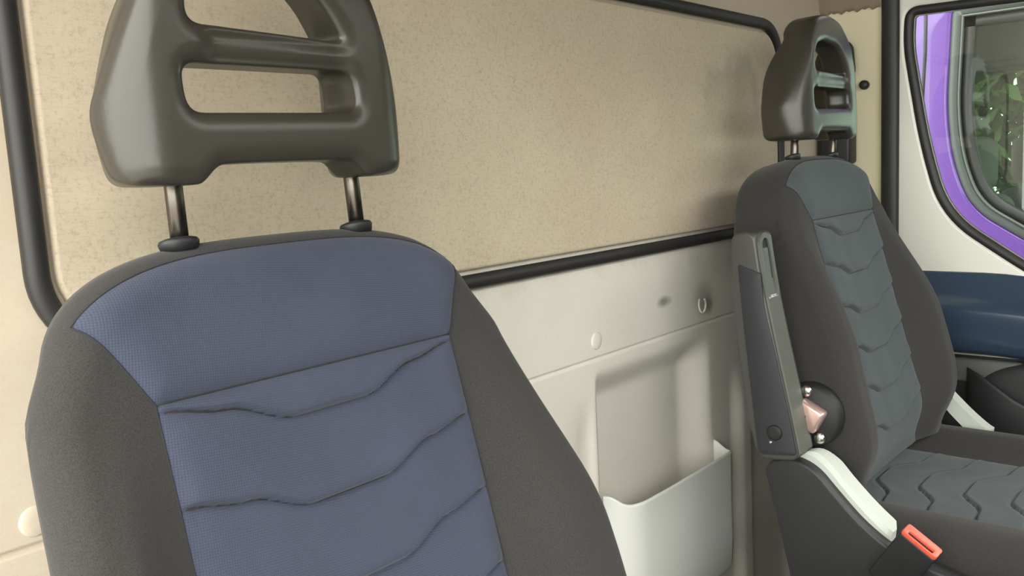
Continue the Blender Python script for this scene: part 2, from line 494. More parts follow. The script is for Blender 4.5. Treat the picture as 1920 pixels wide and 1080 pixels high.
# door card: navy armrest moulding swept along the door
def card(name, prof, y0, y1, mat, ny=14, shift=None):
    m = len(prof)
    def P(i, j):
        y = lerp(y0, y1, j / (ny - 1)); x, z = prof[i]
        if shift: x, z = shift(x, z, y)
        return (x, y, z)
    return link(name, fix(grid_mesh(name, P, m, ny)), mat, door)
def sm(pts, seg=5):
    """Catmull-Rom through profile points"""
    out = []; n = len(pts)
    for i in range(n - 1):
        p0, p1, p2, p3 = [Vector(pts[max(0, min(n - 1, k))]) for k in (i - 1, i, i + 1, i + 2)]
        for k in range(seg):
            t = k / seg
            out.append(tuple(0.5 * ((2 * p1) + (p2 - p0) * t + (2 * p0 - 5 * p1 + 4 * p2 - p3) * t * t + (-p0 + 3 * p1 - 3 * p2 + p3) * t ** 3)))
    out.append(pts[-1]); return out
navy = sm([(1.846, 0.714), (1.828, 0.712), (1.818, 0.696), (1.798, 0.674), (1.776, 0.661), (1.766, 0.654), (1.762, 0.642), (1.763, 0.612), (1.768, 0.584), (1.784, 0.566), (1.846, 0.552)])
card('armrest_moulding', navy, -0.158, -1.24, M['navy_plastic'], 30, lambda x, z, y: (x, z - 0.10 * ss(-0.30, -0.9, y) * (1 if z > 0.69 else 0.6)))
lower = [(1.830, 0.552), (1.828, 0.50), (1.828, 0.44), (1.830, 0.06)]
card('lower_panel', lower, -0.158, -1.24, M['door_black'])
link('upper_strip', bevel_box('upper_strip', (1.820, -0.40, 0.500), (1.835, -0.165, 0.548), 0.006), M['grey_plastic'], door)
# map pocket: rounded rear end, open top
def pk_prof(th):   # plan outline of the pocket front, y from rear (-0.285) to front
    return th
NP = 26
def pocket_top(y): return 0.530 - 0.060 * ss(-0.285, -0.42, y) - 0.05 * ss(-0.42, -0.9, y)
def pouch(i, j):
    t = i / (NP - 1)
    y = -0.282 - 0.92 * t ** 1.8
    bul = 0.055 * math.sqrt(max(0.0, 1 - (1 - min(1.0, (-(y) - 0.282) / 0.10)) ** 2))
    zt = pocket_top(y)
    zz = (zt - 0.006, zt, zt, zt - 0.006, zt - 0.05, 0.38, 0.30, 0.26)[j]
    xx = (1.829 - bul + 0.006, 1.829 - bul + 0.005, 1.829 - bul + 0.001, 1.829 - bul, 1.829 - bul, 1.829 - bul, 1.829 - bul * 0.8, 1.829)[j]
    return (min(xx, 1.830), y, zz)
link('map_pocket', fix(grid_mesh('map_pocket', pouch, NP, 8)), M['dark_grey'], door)
def dome(i, j):    # dark speaker-like bulge above the pocket
    a = -PI / 2 + PI * i / 24; r = j / 10
    y = -0.42 + 0.135 * r * math.sin(a) * 1.0; z = 0.470 + 0.085 * r * math.cos(a)
    return (1.826 - 0.020 * math.sqrt(max(0, 1 - r * r)), y, z)
link('rounded_bulge', fix(grid_mesh('rounded_bulge', dome, 25, 11)), M['dark_grey'], door)

# ================================================================= SEATS
TILT = math.radians(14.0)
CT, ST = math.cos(TILT), math.sin(TILT)
PIV_Y, PIV_Z = -0.281, 0.430
W_TAB = [(0.0, 0.220), (0.05, 0.238), (0.11, 0.247), (0.158, 0.246), (0.235, 0.237), (0.30, 0.220), (0.36, 0.207), (0.40, 0.197), (0.436, 0.188), (0.47, 0.180), (0.52, 0.175)]
def Wz(z): 
    return (interp(W_TAB, z - 0.02) + interp(W_TAB, z) + interp(W_TAB, z + 0.02)) / 3
def Ttop(x):
    q = min(1.0, abs(x) / 0.1825)
    return 0.385 + 0.115 * (1 - q ** 3.0) ** (1 / 3.0)
OUT = []
def build_outline():
    for k in range(40): z = 0.385 * k / 40; OUT.append((Wz(z), z))
    for k in range(61):
        a = math.sin(PI / 2 * (1 - k / 60)); x = a * 0.1825
        t = Ttop(x); OUT.append((x * lerp(Wz(0.385) / 0.1825, 1.0, ss(0.385, 0.44, t)), t))
build_outline()
def edge_dist(x, z):
    x = abs(x); b = 9.0
    for (x0, z0), (x1, z1) in zip(OUT, OUT[1:]):
        dx, dz = x1 - x0, z1 - z0; L = dx * dx + dz * dz
        if L < 1e-14: continue
        t = max(0, min(1, ((x - x0) * dx + (z - z0) * dz) / L))
        d = (x0 + dx * t - x) ** 2 + (z0 + dz * t - z) ** 2
        if d < b: b = d
    return math.sqrt(b)
def body_y(x, z):
    """front surface before edge rounding"""
    ax = abs(x); Wq = Wz(z)
    p = 0.040 * (1 - ss(0.20, 0.42, z)) * (1 - 0.35 * (1 - ss(0.0, 0.12, z)))
    b = ss(0.118, Wq * 0.80, ax)
    cent = 0.007 * (1 - (ax / 0.125) ** 2) if ax < 0.125 else 0.0
    y = -0.025 - p * b + cent * 0.6
    y += 0.006 * ss(0.40, 0.50, z)
    y += 0.030 * (1 - ss(0.0, 0.10, z)) ** 2
    return y
FR = 0.026
def front_y(x, z):
    d = edge_dist(x, z); y = body_y(x, z)
    if d < FR: y += FR - math.sqrt(max(0.0, FR * FR - (FR - d) ** 2))
    return y
def back_y(x, z, yb):
    d = edge_dist(x, z); y = yb - 0.014 * ss(0.30, 0.50, z); r = 0.022
    if d < r: y -= r - math.sqrt(max(0.0, r * r - (r - d) ** 2))
    return y
def chev(x, base):      # bat-shaped stitch line
    ax = abs(x)
    return base + 0.017 * ss(0.030, 0.082, ax) + 0.008 * ss(0.080, 0.125, ax)
CH = [0.366, 0.305, 0.243, 0.181, 0.120, 0.060]

def make_seat(name, cx, dz, label, fabric_m, lift=0.0, hx=0.0, yb=0.052, bs=0.9, group=None):
    base = Vector((cx, -0.40, 0.0))
    root = empty(name, base, label, 'seat', group)
    def B(x, y, z): return Vector((cx + x, PIV_Y + y * CT + z * ST, PIV_Z + dz - y * ST + z * CT))
    # --- backrest shell: front grid + back grid sharing the outline
    na = 33
    A = [math.copysign(1 - (1 - abs(s)) ** 1.9, s) for s in [(-1 + 2 * k / (2 * na)) for k in range(2 * na + 1)]]
    nb = 56
    Bv = [1 - (1 - k / nb) ** 1.5 for k in range(nb + 1)]
    pts = []
    def xz(a, b):
        # bottom rows follow the width table, the top row follows the rounded top
        zs = 0.385 * b
        wtop = 0.1825
        zt = Ttop(a * wtop)
        z = b * zt
        f = lerp(Wz(z), 0.1825, 0) if z < 0.385 else lerp(Wz(0.385), 0.1825, ss(0.385, 0.44, z))
        f = Wz(z) if z < 0.385 else Wz(0.385) + (0.1825 - Wz(0.385)) * ss(0.385, 0.44, z)
        return a * f, z
    V = []; F = []; U = []; nu = len(A); nv = len(Bv)
    for side in (0, 1):
        for j in range(nv):
            for i in range(nu):
                x, z = xz(A[i], Bv[j])
                border = i in (0, nu - 1) or j == nv - 1
                if border:
                    y = body_y(x, z) + FR if side == 0 else (yb - 0.014 * ss(0.30, 0.50, z)) - 0.022
                else:
                    y = front_y(x, z) if side == 0 else back_y(x, z, yb)
                V.append(B(x * (bs if side else 1.0) * (1 - 0.075 * ss(-0.14, -0.20, x) * ss(0.47, 0.28, z)), y, z)); U.append((x, z) if side == 0 else (x + 1.0, z))
    N = nu * nv
    for j in range(nv - 1):
        for i in range(nu - 1):
            a = j * nu + i
            F.append((a, a + 1, a + nu + 1, a + nu)); F.append((N + a, N + a + nu, N + a + nu + 1, N + a + 1))
    def strip(idx):
        for p, q in zip(idx, idx[1:]): F.append((p, q, N + q, N + p))
    strip([j * nu for j in range(nv)]); strip([j * nu + nu - 1 for j in range(nv)]); strip([(nv - 1) * nu + i for i in range(nu)]); strip(list(range(nu)))
    me = py_mesh('backrest', V, F, U)
    bm = bmesh.new(); bm.from_mesh(me); bmesh.ops.recalc_face_normals(bm, faces=bm.faces); bm.to_mesh(me); bm.free()
    back = link('backrest', me, M['black_fabric'], root)
    # --- upper blue panel
    zs0 = 0.396
    def hw(v): return lerp(0.127, 0.160, v)
    nu, nv = 70, 34
    def tp(i, j):
        a = -1 + 2 * i / (nu - 1); v = j / (nv - 1)
        x = a * lerp(0.127, 0.1615, min(1, v ** 0.9))
        top = Ttop(abs(x)) - 0.0105
        ztop = max(zs0 + 0.01, top)
        return x, lerp(zs0, ztop, v), min((1 - abs(a)) * 0.14, v * 0.09, (1 - v) * 0.09)
    def puff(db): return 0.0004 - 0.0062 * (1 - math.exp(-db / 0.008))
    def TP(i, j):
        x, z, db = tp(i, j); return B(x, front_y(x, z) + puff(db), z)
    link('shoulder_panel', grid_mesh('shoulder_panel', TP, nu, nv, lambda i, j: tp(i, j)[:2]), fabric_m, root)
    # --- quilted centre panel
    nu2, nv2 = 90, 400
    def cp(i, j):
        a = -1 + 2 * i / (nu2 - 1); v = j / (nv2 - 1)
        z = lerp(0.0, zs0, v); x = a * (0.127 + 0.006 * (1 - ss(0.0, 0.2, z)))
        return x, z, min((1 - abs(a)) * 0.127, (1 - v) * 0.39)
    def CP(i, j):
        x, z, db = cp(i, j); y = front_y(x, z) + puff(db)
        fade = ss(0.0, 0.010, db)
        for c in CH:
            d = z - chev(x, c)
            if abs(d) < 0.05:
                y += fade * (0.0036 * math.exp(-(d / 0.0017) ** 2))
                if d > 0: y -= fade * 0.0060 * math.exp(-d / 0.017) * (1 - math.exp(-d / 0.005))
                else: y += fade * 0.0026 * math.exp(d / 0.010)
        return B(x, y, z)
    link('centre_panel', grid_mesh('centre_panel', CP, nu2, nv2, lambda i, j: cp(i, j)[:2]), fabric_m, root)
    # --- piped seams
    def seam(path):
        return tube('seam', [B(x, front_y(x, z) - 0.0001, z) for x, z in path], 0.0006, 6)
    link('seam', seam([(lerp(-0.127, 0.127, k / 20), zs0) for k in range(21)]), M['seam'], root)
    for sg in (-1, 1):
        p = [(sg * (0.127 + 0.006 * (1 - ss(0.0, 0.2, z))), z) for z in [zs0 * k / 40 for k in range(41)]]
        for k in range(1, 20):
            x, z, _ = tp(nu - 1, int(k / 19 * (nv - 1))); p.append((sg * x, z))
        link('seam', seam(p), M['seam'], root)
    link('seam', seam([tp(i, nv - 1)[:2] for i in range(nu)]), M['seam'], root)
    for c in CH[:5]:
        pth = []
        for k in range(41):
            x = lerp(-0.122, 0.122, k / 40); z = chev(x, c) - 0.0004
            db = 0.127 - abs(x)
            pth.append(B(x, front_y(x, z) + puff(db) + ss(0.0, 0.010, db) * 0.0056, z))
        link('stitch_line', tube('stitch_line', pth, 0.0007, 5), M['seam'], root)
    # --- headrest
    HY, HZ = -0.157, 0.953 + dz + lift
    def H(x, y, z): return Vector((cx + hx + x, HY + y + 0.03 * z, HZ + z))
    half = [(0.0, 0.0125), (0.050, 0.0120), (0.060, 0.0095), (0.070, 0.001), (0.078, -0.001), (0.108, 0.0), (0.116, 0.003), (0.1205, 0.012),
            (0.1245, 0.045), (0.1195, 0.068), (0.1085, 0.100), (0.096, 0.130), (0.083, 0.156), (0.066, 0.174), (0.045, 0.186), (0.0, 0.192)]
    hs = sm(half, 4)
    outl = [(x, z) for x, z in hs] + [(-x, z) for x, z in hs[::-1][1:-1]]
    lo = round_poly([(-0.0760, 0.046), (0.0670, 0.048), (0.0640, 0.0785), (-0.0780, 0.0780)], 0.011, 6)
    hi = round_poly([(-0.0720, 0.104), (0.0600, 0.100), (0.044, 0.125), (0.020, 0.145), (-0.030, 0.150), (-0.066, 0.140)], [0.012, 0.006, 0.02, 0.02, 0.015, 0.02], 6)
    me = curve_solid('headrest', [outl, lo, hi], 0.024, 0.012, 3)
    me = remesh(me, 0.0024, 5)
    for v in me.vertices:
        x, z, y = v.co.x, v.co.y, -v.co.z
        k = (0.036 - y) / 0.072             # 1 at the front, 0 at the back
        ax = abs(x)
        q_ = min(0.0345, max(0.0, ax - 0.090))
        fr = -0.035 + 0.036 - math.sqrt(0.036 ** 2 - q_ * q_) + 0.25 * ax * ax          # flat face, swept-back wings
        bk = lerp(0.006, 0.046, ss(0.068, 0.108, ax))
        bk = lerp(bk, 0.020, ss(0.135, 0.165, z))
        if z > 0.168: bk -= 0.026 * (1 - math.sqrt(max(0.0, 1 - min(1.0, (z - 0.168) / 0.026) ** 2)))
        y2 = lerp(bk, fr, k)
        if z > 0.10: y2 += 0.006 * ss(0.12, 0.20, z)
        x *= 0.975 * lerp(0.88, 1.0, ss(0.0, 0.8, k))
        bar = ss(0.076, 0.083, z) * (1 - ss(0.095, 0.103, z)) * (1 - ss(0.050, 0.070, ax))
        y2 = lerp(y2, y2 * 0.85 - 0.001, bar)
        v.co = H(x, y2, z)
    link('headrest', fix(me), M['headrest'], root)
    for sx_ in (-0.0735, 0.0795):
        link('pole', tube('pole', [B(sx_, 0.002, 0.49), H(sx_, 0.004, 0.0), H(sx_, 0.006, 0.03)], 0.0062, 16), M['steel'], root)
        xf = Matrix.Translation(B(sx_, 0.002, Ttop(sx_) - 0.001)) @ Matrix.Rotation(-TILT, 4, 'X')
        link('pole_guide', lathe('pole_guide', [(0.011, -0.004), (0.0125, 0.0015), (0.0127, 0.0030), (0.0118, 0.0048), (0.0085, 0.0058), (0.0066, 0.0058)], xf, 32, 1.12, 0.9), M['black_plastic'], root)
    # release tab on one guide
    link('release_tab', bevel_box('release_tab', (0.0, -0.004, 0.001), (0.0185, 0.005, 0.0055), 0.002, 2, Matrix.Translation(B(0.0765, 0.004, Ttop(0.0765) - 0.001)) @ Matrix.Rotation(-TILT, 4, 'X')), M['black_plastic'], root)
    # --- cushion
    def cush_top(x, y):
        ax = abs(x); t = (y + 0.27) / -0.53          # 0 back .. 1 front
        z = 0.418 + 0.036 * ss(0.140, 0.195, ax) - 0.014 * ss(0.0, 0.35, 1 - t) + 0.016 * ss(0.4, 1.0, t)
        d = min(0.252 - ax, (y + 0.80), (-0.235 - y) + 0.02); r = 0.045
        if d < r: z -= r - math.sqrt(max(0, r * r - (r - max(d, 0)) ** 2))
        return z
    nx, ny = 71, 60
    XA = [0.252 * math.copysign(1 - (1 - abs(s)) ** 1.7, s) for s in [-1 + 2 * k / (nx - 1) for k in range(nx)]]
    YA = [-0.235 - 0.565 * (k / (ny - 1)) for k in range(ny)]
    V = [Vector((cx + x, y, cush_top(x, y) + dz)) for y in YA for x in XA]; U = [(x, y) for y in YA for x in XA]
    F = [(j * nx + i, j * nx + i + 1, (j + 1) * nx + i + 1, (j + 1) * nx + i) for j in range(ny - 1) for i in range(nx - 1)]
    ring = [i for i in range(nx)] + [j * nx + nx - 1 for j in range(1, ny)] + [(ny - 1) * nx + i for i in range(nx - 2, -1, -1)] + [j * nx for j in range(ny - 2, 0, -1)]
    b0 = len(V)
    for k in ring: V.append(Vector((V[k].x, V[k].y, 0.325 + dz))); U.append((U[k][0], U[k][1] + 0.1))
    L = len(ring)
    for k in range(L): F.append((ring[k], ring[(k + 1) % L], b0 + (k + 1) % L, b0 + k))
    F.append(tuple(b0 + k for k in range(L)))
    me = py_mesh('cushion', V, F, U); bm = bmesh.new(); bm.from_mesh(me); bmesh.ops.recalc_face_normals(bm, faces=bm.faces); bm.to_mesh(me); bm.free()
    link('cushion', me, M['black_fabric'], root)
    n1, n2 = 70, 240
    def qp(i, j):
        a = -1 + 2 * i / (n1 - 1); v = j / (n2 - 1); return a * 0.150, lerp(-0.245, -0.765, v), min((1 - abs(a)) * 0.15, (1 - v) * 0.5)
    def QP(i, j):
        x, y, db = qp(i, j); z = cush_top(x, y) - puff(db); fade = ss(0.0, 0.01, db)
        for c in [-0.268 - 0.062 * k for k in range(8)]:
            ax = abs(x); ln = c - 0.012 * (1 - ss(0.0, 0.04, ax)) * 0 - 0.034 * ss(0.025, 0.088, ax) - 0.006 * ss(0.09, 0.15, ax)
            d = y - ln
            if abs(d) < 0.05:
                z -= fade * 0.0045 * math.exp(-(d / 0.0032) ** 2)
                if d < 0: z += fade * 0.0055 * math.exp(d / 0.014) * (1 - math.exp(d / 0.003))
                else: z += fade * 0.003 * math.exp(-d / 0.009)
        return Vector((cx + x, y, z + dz))
    link('cushion_panel', grid_mesh('cushion_panel', QP, n1, n2, lambda i, j: qp(i, j)[:2]), fabric_m, root)
    # --- pedestal under the cushion
    link('pedestal', bevel_box('pedestal', (cx - 0.22, -0.72, 0.0), (cx + 0.22, -0.24, 0.33 + dz), 0.015), M['black_plastic'], root)
    return root, B

seat_near, _ = make_seat('cab_seat', 0.376, 0.0, 'black and navy blue fabric seat in front, slotted headrest cut off by the picture', M['blue_fabric'], hx=0.003)
DZ = 0.036
seat_far, BF = make_seat('cab_seat', 1.384, DZ, 'black and grey-blue seat by the door, with upright armrest and whole headrest in view', M['far_blue_fabric'], lift=-0.014, hx=0.021, yb=0.084, bs=1.0)

# ---- far seat: folded armrest
def yz_solid(name, poly, x0, x1, bev, mat, parent, res=3, label=None):
    me = curve_solid(name, [poly], max(0.0002, (x1 - x0) / 2 - bev), bev, res)
    me.transform(Matrix.Translation(((x0 + x1) / 2, 0, 0)) @ toYZ)
    me = fix(me)
    o = link(name, me, mat, parent, True, label)
    try: me.set_sharp_from_angle(angle=0.6)
    except Exception: pass
    return o
AX0, AX1 = 1.080, 1.133
ARM = round_poly([(-0.168, 0.852), (-0.171, 0.735), (-0.188, 0.604), (-0.203, 0.545), (-0.262, 0.552), (-0.250, 0.613), (-0.230, 0.704), (-0.212, 0.790), (-0.203, 0.855)],
                 [0.03, 0.05, 0.05, 0.022, 0.014, 0.03, 0.03, 0.03, 0.014], 6)
arm = yz_solid('armrest', ARM, AX0, AX1, 0.0035, M['arm_edge'], seat_far, 4)
SIDE = round_poly([(-0.1800, 0.811), (-0.1850, 0.745), (-0.1925, 0.674), (-0.2050, 0.553), (-0.2590, 0.560), (-0.2485, 0.613), (-0.2285, 0.704), (-0.2160, 0.756), (-0.2120, 0.800)],
                  [0.003, 0.03, 0.03, 0.008, 0.006, 0.03, 0.03, 0.02, 0.003], 5)
yz_solid('side_panel', SIDE, AX0 - 0.0022, AX0 + 0.004, 0.0012, M['arm_plastic'], arm, 1, 'dark inset side panel')
# underside strip with its slot, facing forward
def front_pt(z): return interp([(0.552, -0.262), (0.613, -0.2502), (0.704, -0.2302), (0.79, -0.2122), (0.855, -0.2032)], z)
def fstrip(name, xs, zs, proud, mat, parent, label=None):
    n = 16
    V = []; F = []
    for k in range(n + 1):
        z = lerp(zs[0], zs[1], k / n); y = front_pt(z)
        V += [(xs[0], y + 0.003, z), (xs[0] + 0.001, y - proud, z), (xs[1] - 0.001, y - proud, z), (xs[1], y + 0.003, z)]
    for k in range(n):
        for q in range(4):
            F.append((k * 4 + q, k * 4 + (q + 1) % 4, k * 4 + 4 + (q + 1) % 4, k * 4 + 4 + q))
    F.append((0, 1, 2, 3)); F.append(tuple(n * 4 + q for q in (3, 2, 1, 0)))
    return link(name, fix(py_mesh(name, V, F)), mat, parent, False, label)
fstrip('front_strip', (AX0 + 0.0035, AX1 - 0.010), (0.562, 0.790), 0.0022, M['grey_plastic'], arm)
# U-shaped bezel around the slot
zc = 0.803
bez = [(1.0875, 0.768), (1.0875, 0.834)] + [(1.1020 + 0.0145 * math.cos(PI - PI * k / 10), 0.834 + 0.0145 * math.sin(PI - PI * k / 10)) for k in range(1, 10)] + [(1.1165, 0.834), (1.1165, 0.768)]
link('slot_bezel', sweep('slot_bezel', [(x, front_pt(z) - 0.0012, z) for x, z in bez], [(-0.0036, -0.003), (-0.0036, 0.0026), (0.0036, 0.0026), (0.0036, -0.003)], (0, -1, 0.1)), M['grey_plastic'], arm, False)
fstrip('slot_bed', (1.0880, 1.1160), (0.766, 0.846), 0.0010, M['door_black'], arm)
fstrip('slot_lever', (1.0915, 1.1060), (0.786, 0.832), 0.0040, M['grey_plastic'], arm)
fstrip('slot_stop', (1.0880, 1.1160), (0.766, 0.770), 0.003, M['bright_steel'], arm)
xs_ = Matrix.Translation((AX0 - 0.0020, -0.229, 0.587)) @ Matrix.Rotation(-PI / 2, 4, 'Y')
link('pivot_cap', lathe('pivot_cap', [(0.0105, 0), (0.0105, 0.002), (0.0085, 0.0035), (0.004, 0.0028)], xs_), M['door_black'], arm)
xs_ = Matrix.Translation((AX0 - 0.0020, -0.2235, 0.573)) @ Matrix.Rotation(-PI / 2, 4, 'Y')
link('screw', lathe('screw', [(0.0022, 0), (0.0022, 0.0012), (0.001, 0.0018)], xs_, 12), M['bright_steel'], arm)
xs_ = Matrix.Translation((1.120, front_pt(0.602) - 0.0019, 0.602)) @ Matrix.Rotation(PI / 2, 4, 'X')
link('screw_hole', lathe('screw_hole', [(0.0030, 0), (0.0030, 0.0006), (0.0012, 0.0007)], xs_, 12), M['door_black'], arm)

# ---- recliner hinge behind the armrest
hx = Matrix.Translation((1.150, -0.250, 0.598)) @ Matrix.Rotation(-PI / 2, 4, 'Y')
hinge = link('recliner_hinge', lathe('recliner_hinge', [(0.044, -0.02), (0.044, 0.010), (0.040, 0.014), (0.012, 0.016)], hx, 36), M['door_black'], seat_far)
link('bracket', bevel_box('bracket', (-0.010, -0.019, -0.017), (0.010, 0.019, 0.017), 0.004, 2, Matrix.Translation((1.128, -0.255, 0.602)) @ Matrix.Rotation(math.radians(28), 4, 'X')), M['pink_metal'], hinge)
for (y, z) in ((-0.250, 0.634), (-0.268, 0.571)):
    bx = Matrix.Translation((1.136, y, z)) @ Matrix.Rotation(-PI / 2, 4, 'Y')
    link('bolt', lathe('bolt', [(0.008, 0), (0.008, 0.004), (0.0065, 0.0065), (0.002, 0.0072)], bx, 16), M['bright_steel'], hinge)

# ---- side covers and the pale bracket rails
for sgn in (-1, 1):
    def X(d): return 1.384 + sgn * d
    xa, xb = sorted((X(0.284), X(0.262)))
    cov = round_poly([(-0.200, 0.533), (-0.235, 0.550), (-0.272, 0.540), (-0.302, 0.508), (-0.335, 0.475), (-0.378, 0.447), (-0.50, 0.420), (-0.74, 0.410), (-0.74, 0.06), (-0.262, 0.06), (-0.240, 0.37)],
                     [0.02, 0.03, 0.03, 0.03, 0.03, 0.03, 0.03, 0.03, 0.02, 0.02, 0.03], 5)
    yz_solid('side_cover', cov, xa, xb, 0.005, M['black_plastic'], seat_far, 3)
    path = sm([(-0.240, 0.5515), (-0.262, 0.549), (-0.285, 0.533), (-0.305, 0.511), (-0.330, 0.486), (-0.352, 0.467), (-0.366, 0.457)], 4)
    xi, xo = X(0.268), X(0.236)
    V = []; F = []
    n = len(path)
    for k, (y, z) in enumerate(path):
        t = k / (n - 1)
        up = 0.010 * ss(0.0, 0.25, t); wid = lerp(0.35, 1.0, ss(0.0, 0.4, t)) * (1 - 0.55 * ss(0.90, 1.0, t))
        xe = lerp(xi, xo, wid)
        V += [(xi, y, z - 0.02), (xi, y - 0.001, z + up * 0.2), (lerp(xi, xe, 0.08), y - 0.0035, z + up), (xe, y - 0.0035, z + up), (xe, y, z - 0.02)]
    for k in range(n - 1):
        for q in range(5):
            F.append((k * 5 + q, k * 5 + (q + 1) % 5, k * 5 + 5 + (q + 1) % 5, k * 5 + 5 + q))
    F.append((0, 1, 2, 3, 4)); F.append(tuple((n - 1) * 5 + q for q in (4, 3, 2, 1, 0)))
    link('bracket_rail', fix(py_mesh('bracket_rail', V, F)), M['pale_metal'], seat_far, False, 'pale painted steel bracket rail')
link('trim_strip', tube('trim_strip', [(1.116, -0.40, 0.395), (1.112, -0.45, 0.378), (1.112, -0.56, 0.366)], 0.0035, 8), M['grey_plastic'], seat_far)

# ---- belt buckle on its stalk
bdir = Vector((-0.18, -0.52, 0.82)).normalized()                # along the buckle, up
bw = Vector((-0.06, -0.93, -0.36)); bw = (bw - bdir * bw.dot(bdir)).normalized()     # width
bt = bdir.cross(bw).normalized()
bo = Vector((1.078, -0.414, 0.479))
BM = Matrix((bw, bt, bdir)).transposed().to_4x4(); BM.translation = bo
buck = link('belt_buckle', bevel_box('belt_buckle', (-0.0245, -0.0105, -0.085), (0.0245, 0.0105, 0.0), 0.004, 3, BM), M['black_plastic'], seat_far)
lp_o = round_poly([(-0.0235, -0.010), (0.0235, -0.010), (0.0235, 0.010), (-0.0235, 0.010)], 0.004, 4)
me = curve_solid('red_button', [lp_o, round_poly([(-0.0165, -0.0078), (0.0165, -0.0078), (0.0165, -0.0008), (-0.0165, -0.0008)], 0.002, 3)], 0.002, 0.0012, 2)
me.transform(BM @ Matrix.Translation((0, 0, 0.0012))); link('red_button', me, M['red'], buck, True, 'red press button with latch slot')
link('buckle_slot', bevel_box('buckle_slot', (-0.018, -0.0085, -0.001), (0.018, 0.0, 0.0006), 0, 1, BM), M['door_black'], buck, False)
link('stalk', tube('stalk', [bo - bdir * 0.08, bo - bdir * 0.12 + Vector((0, 0.01, 0)), bo - bdir * 0.20 + Vector((0.01, 0.03, 0))], 0.012, 12), M['black_plastic'], buck)

# ================================================================= STORAGE POCKET on the bulkhead
PK = empty('storage_pocket', (1.18, 0.0, 0.25), 'off-white open storage pocket fixed low on the bulkhead', 'pocket')
def pk_front(s):
    """plan outline from left wall contact round the front to right wall contact: (x, y)"""
    pts = [(1.000, 0.0), (1.012, -0.006), (1.028, -0.022), (1.050, -0.032), (1.085, -0.035), (1.20, -0.036), (1.318, -0.0355), (1.330, -0.034), (1.336, -0.028), (1.338, 0.004)]
    return pts
pl = sm(pk_front(0), 5)
zl = [0.235, 0.242, 0.255, 0.30, 0.36, 0.42]
def top_z(x, y): return 0.4745 - 0.019 * ss(0.002, -0.028, y) if x < 1.15 else 0.470 - 0.014 * ss(0.0, -0.028, y)
def pocket_pt(i, j):
    x, y = pl[i]
    if j < len(zl):
        f = (0.35, 0.75, 0.94, 1.0, 1.0, 1.0)[j]; return (x, y * f, zl[j])
    k = j - len(zl); zt = top_z(x, y)
    cxm = 1.17; inx = x + (0.0028 if x < cxm else -0.0028) * (1 if abs(x - cxm) > 0.12 else 0); iny = y + 0.003
    return [(x, y - 0.0006, zt - 0.004), (x, y - 0.0012, zt - 0.001), (lerp(x, inx, .5), y + 0.0012, zt + 0.0012), (inx, iny, zt - 0.0006), (inx, iny, zt - 0.02), (inx, min(iny + 0.001, 0.03), 0.30)][k]
me = grid_mesh('bin', pocket_pt, len(pl), len(zl) + 6)
link('bin', fix(me), M['pocket'], PK)
def bot(i, j):
    x, y = pl[i]; return (x, y * (0.35 * j / 3), 0.235)
link('bin_floor', fix(grid_mesh('bin_floor', bot, len(pl), 4)), M['pocket'], PK)

# ================================================================= SEAT BELT on the pillar
SB = empty('seat_belt', (1.82, -0.04, 0.9), 'black seat belt webbing hanging on the pillar behind the far headrest', 'seat belt')
def web(i, j):
    t = j / 24; z = lerp(1.12, 0.25, t); y0 = -0.013 - 0.010 * math.sin(t * 5); 
    return (1.818 - 0.004 * math.sin(t * 9), y0 - 0.046 * i / 4, z)
me = grid_mesh('webbing', web, 5, 25); 
bm = bmesh.new(); bm.from_mesh(me); bmesh.ops.solidify(bm, geom=bm.faces[:], thickness=0.0015); bm.to_mesh(me); bm.free()
link('webbing', me, M['webbing'], SB)
gu = round_poly([(-0.075, 1.105), (-0.004, 1.105), (-0.010, 1.165), (-0.040, 1.185), (-0.070, 1.165)], 0.012, 5)
me = curve_solid('belt_guide', [gu, round_poly([(-0.064, 1.112), (-0.012, 1.112), (-0.012, 1.122), (-0.064, 1.122)], 0.004, 3)], 0.003, 0.003, 2)
me.transform(Matrix.Translation((1.812, 0, 0)) @ toYZ); g = link('belt_guide', fix(me), M['black_plastic'], SB)
link('bolt', lathe('bolt', [(0.011, 0), (0.011, 0.008), (0.007, 0.012)], Matrix.Translation((1.808, -0.040, 1.155)) @ Matrix.Rotation(-PI / 2, 4, 'Y'), 20), M['black_plastic'], SB)
link('height_knob', lathe('height_knob', [(0.009, 0), (0.009, 0.010), (0.006, 0.013)], Matrix.Translation((1.829, -0.088, 1.084)) @ Matrix.Rotation(-PI / 2, 4, 'Y'), 20), M['black_plastic'], SB)
link('retractor_cover', bevel_box('retractor_cover', (1.785, -0.072, 0.93), (1.829, -0.010, 1.005), 0.006), M['black_plastic'], SB)

# ================================================================= OUTSIDE: purple van alongside
PV = empty('van', (2.5, -0.6, -0.7), 'purple van parked alongside, seen through the door window', 'van')
PW = round_poly([(-0.080, 1.300), (-0.070, 1.05), (-0.086, 0.915), (-0.130, 0.795), (-0.50, 0.560), (-0.95, 0.53), (-1.0, 0.62), (-0.62, 1.30)],
                [0.02, 0.08, 0.06, 0.07, 0.1, 0.06, 0.06, 0.06], 8)[::-1]
body = [(1.6, -0.45), (1.6, 1.75), (-0.35, 1.62), (-0.72, 1.40), (-1.25, 0.62), (-1.95, 0.40), (-2.0, -0.45)]
def side_panel(x, PW):
    me = curve_solid('body_side', [body, grow(PW, 0.004)], 0.012, 0.014, 3)
    me.transform(Matrix.Translation((x, 0, 0)) @ toYZ); me = fix(me)
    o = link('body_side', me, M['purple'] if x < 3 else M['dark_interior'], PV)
    try: me.set_sharp_from_angle(angle=0.7)
    except Exception: pass
    return o
PW2 = [(y + 0.85 if y > -0.3 else y, z) for (y, z) in PW]
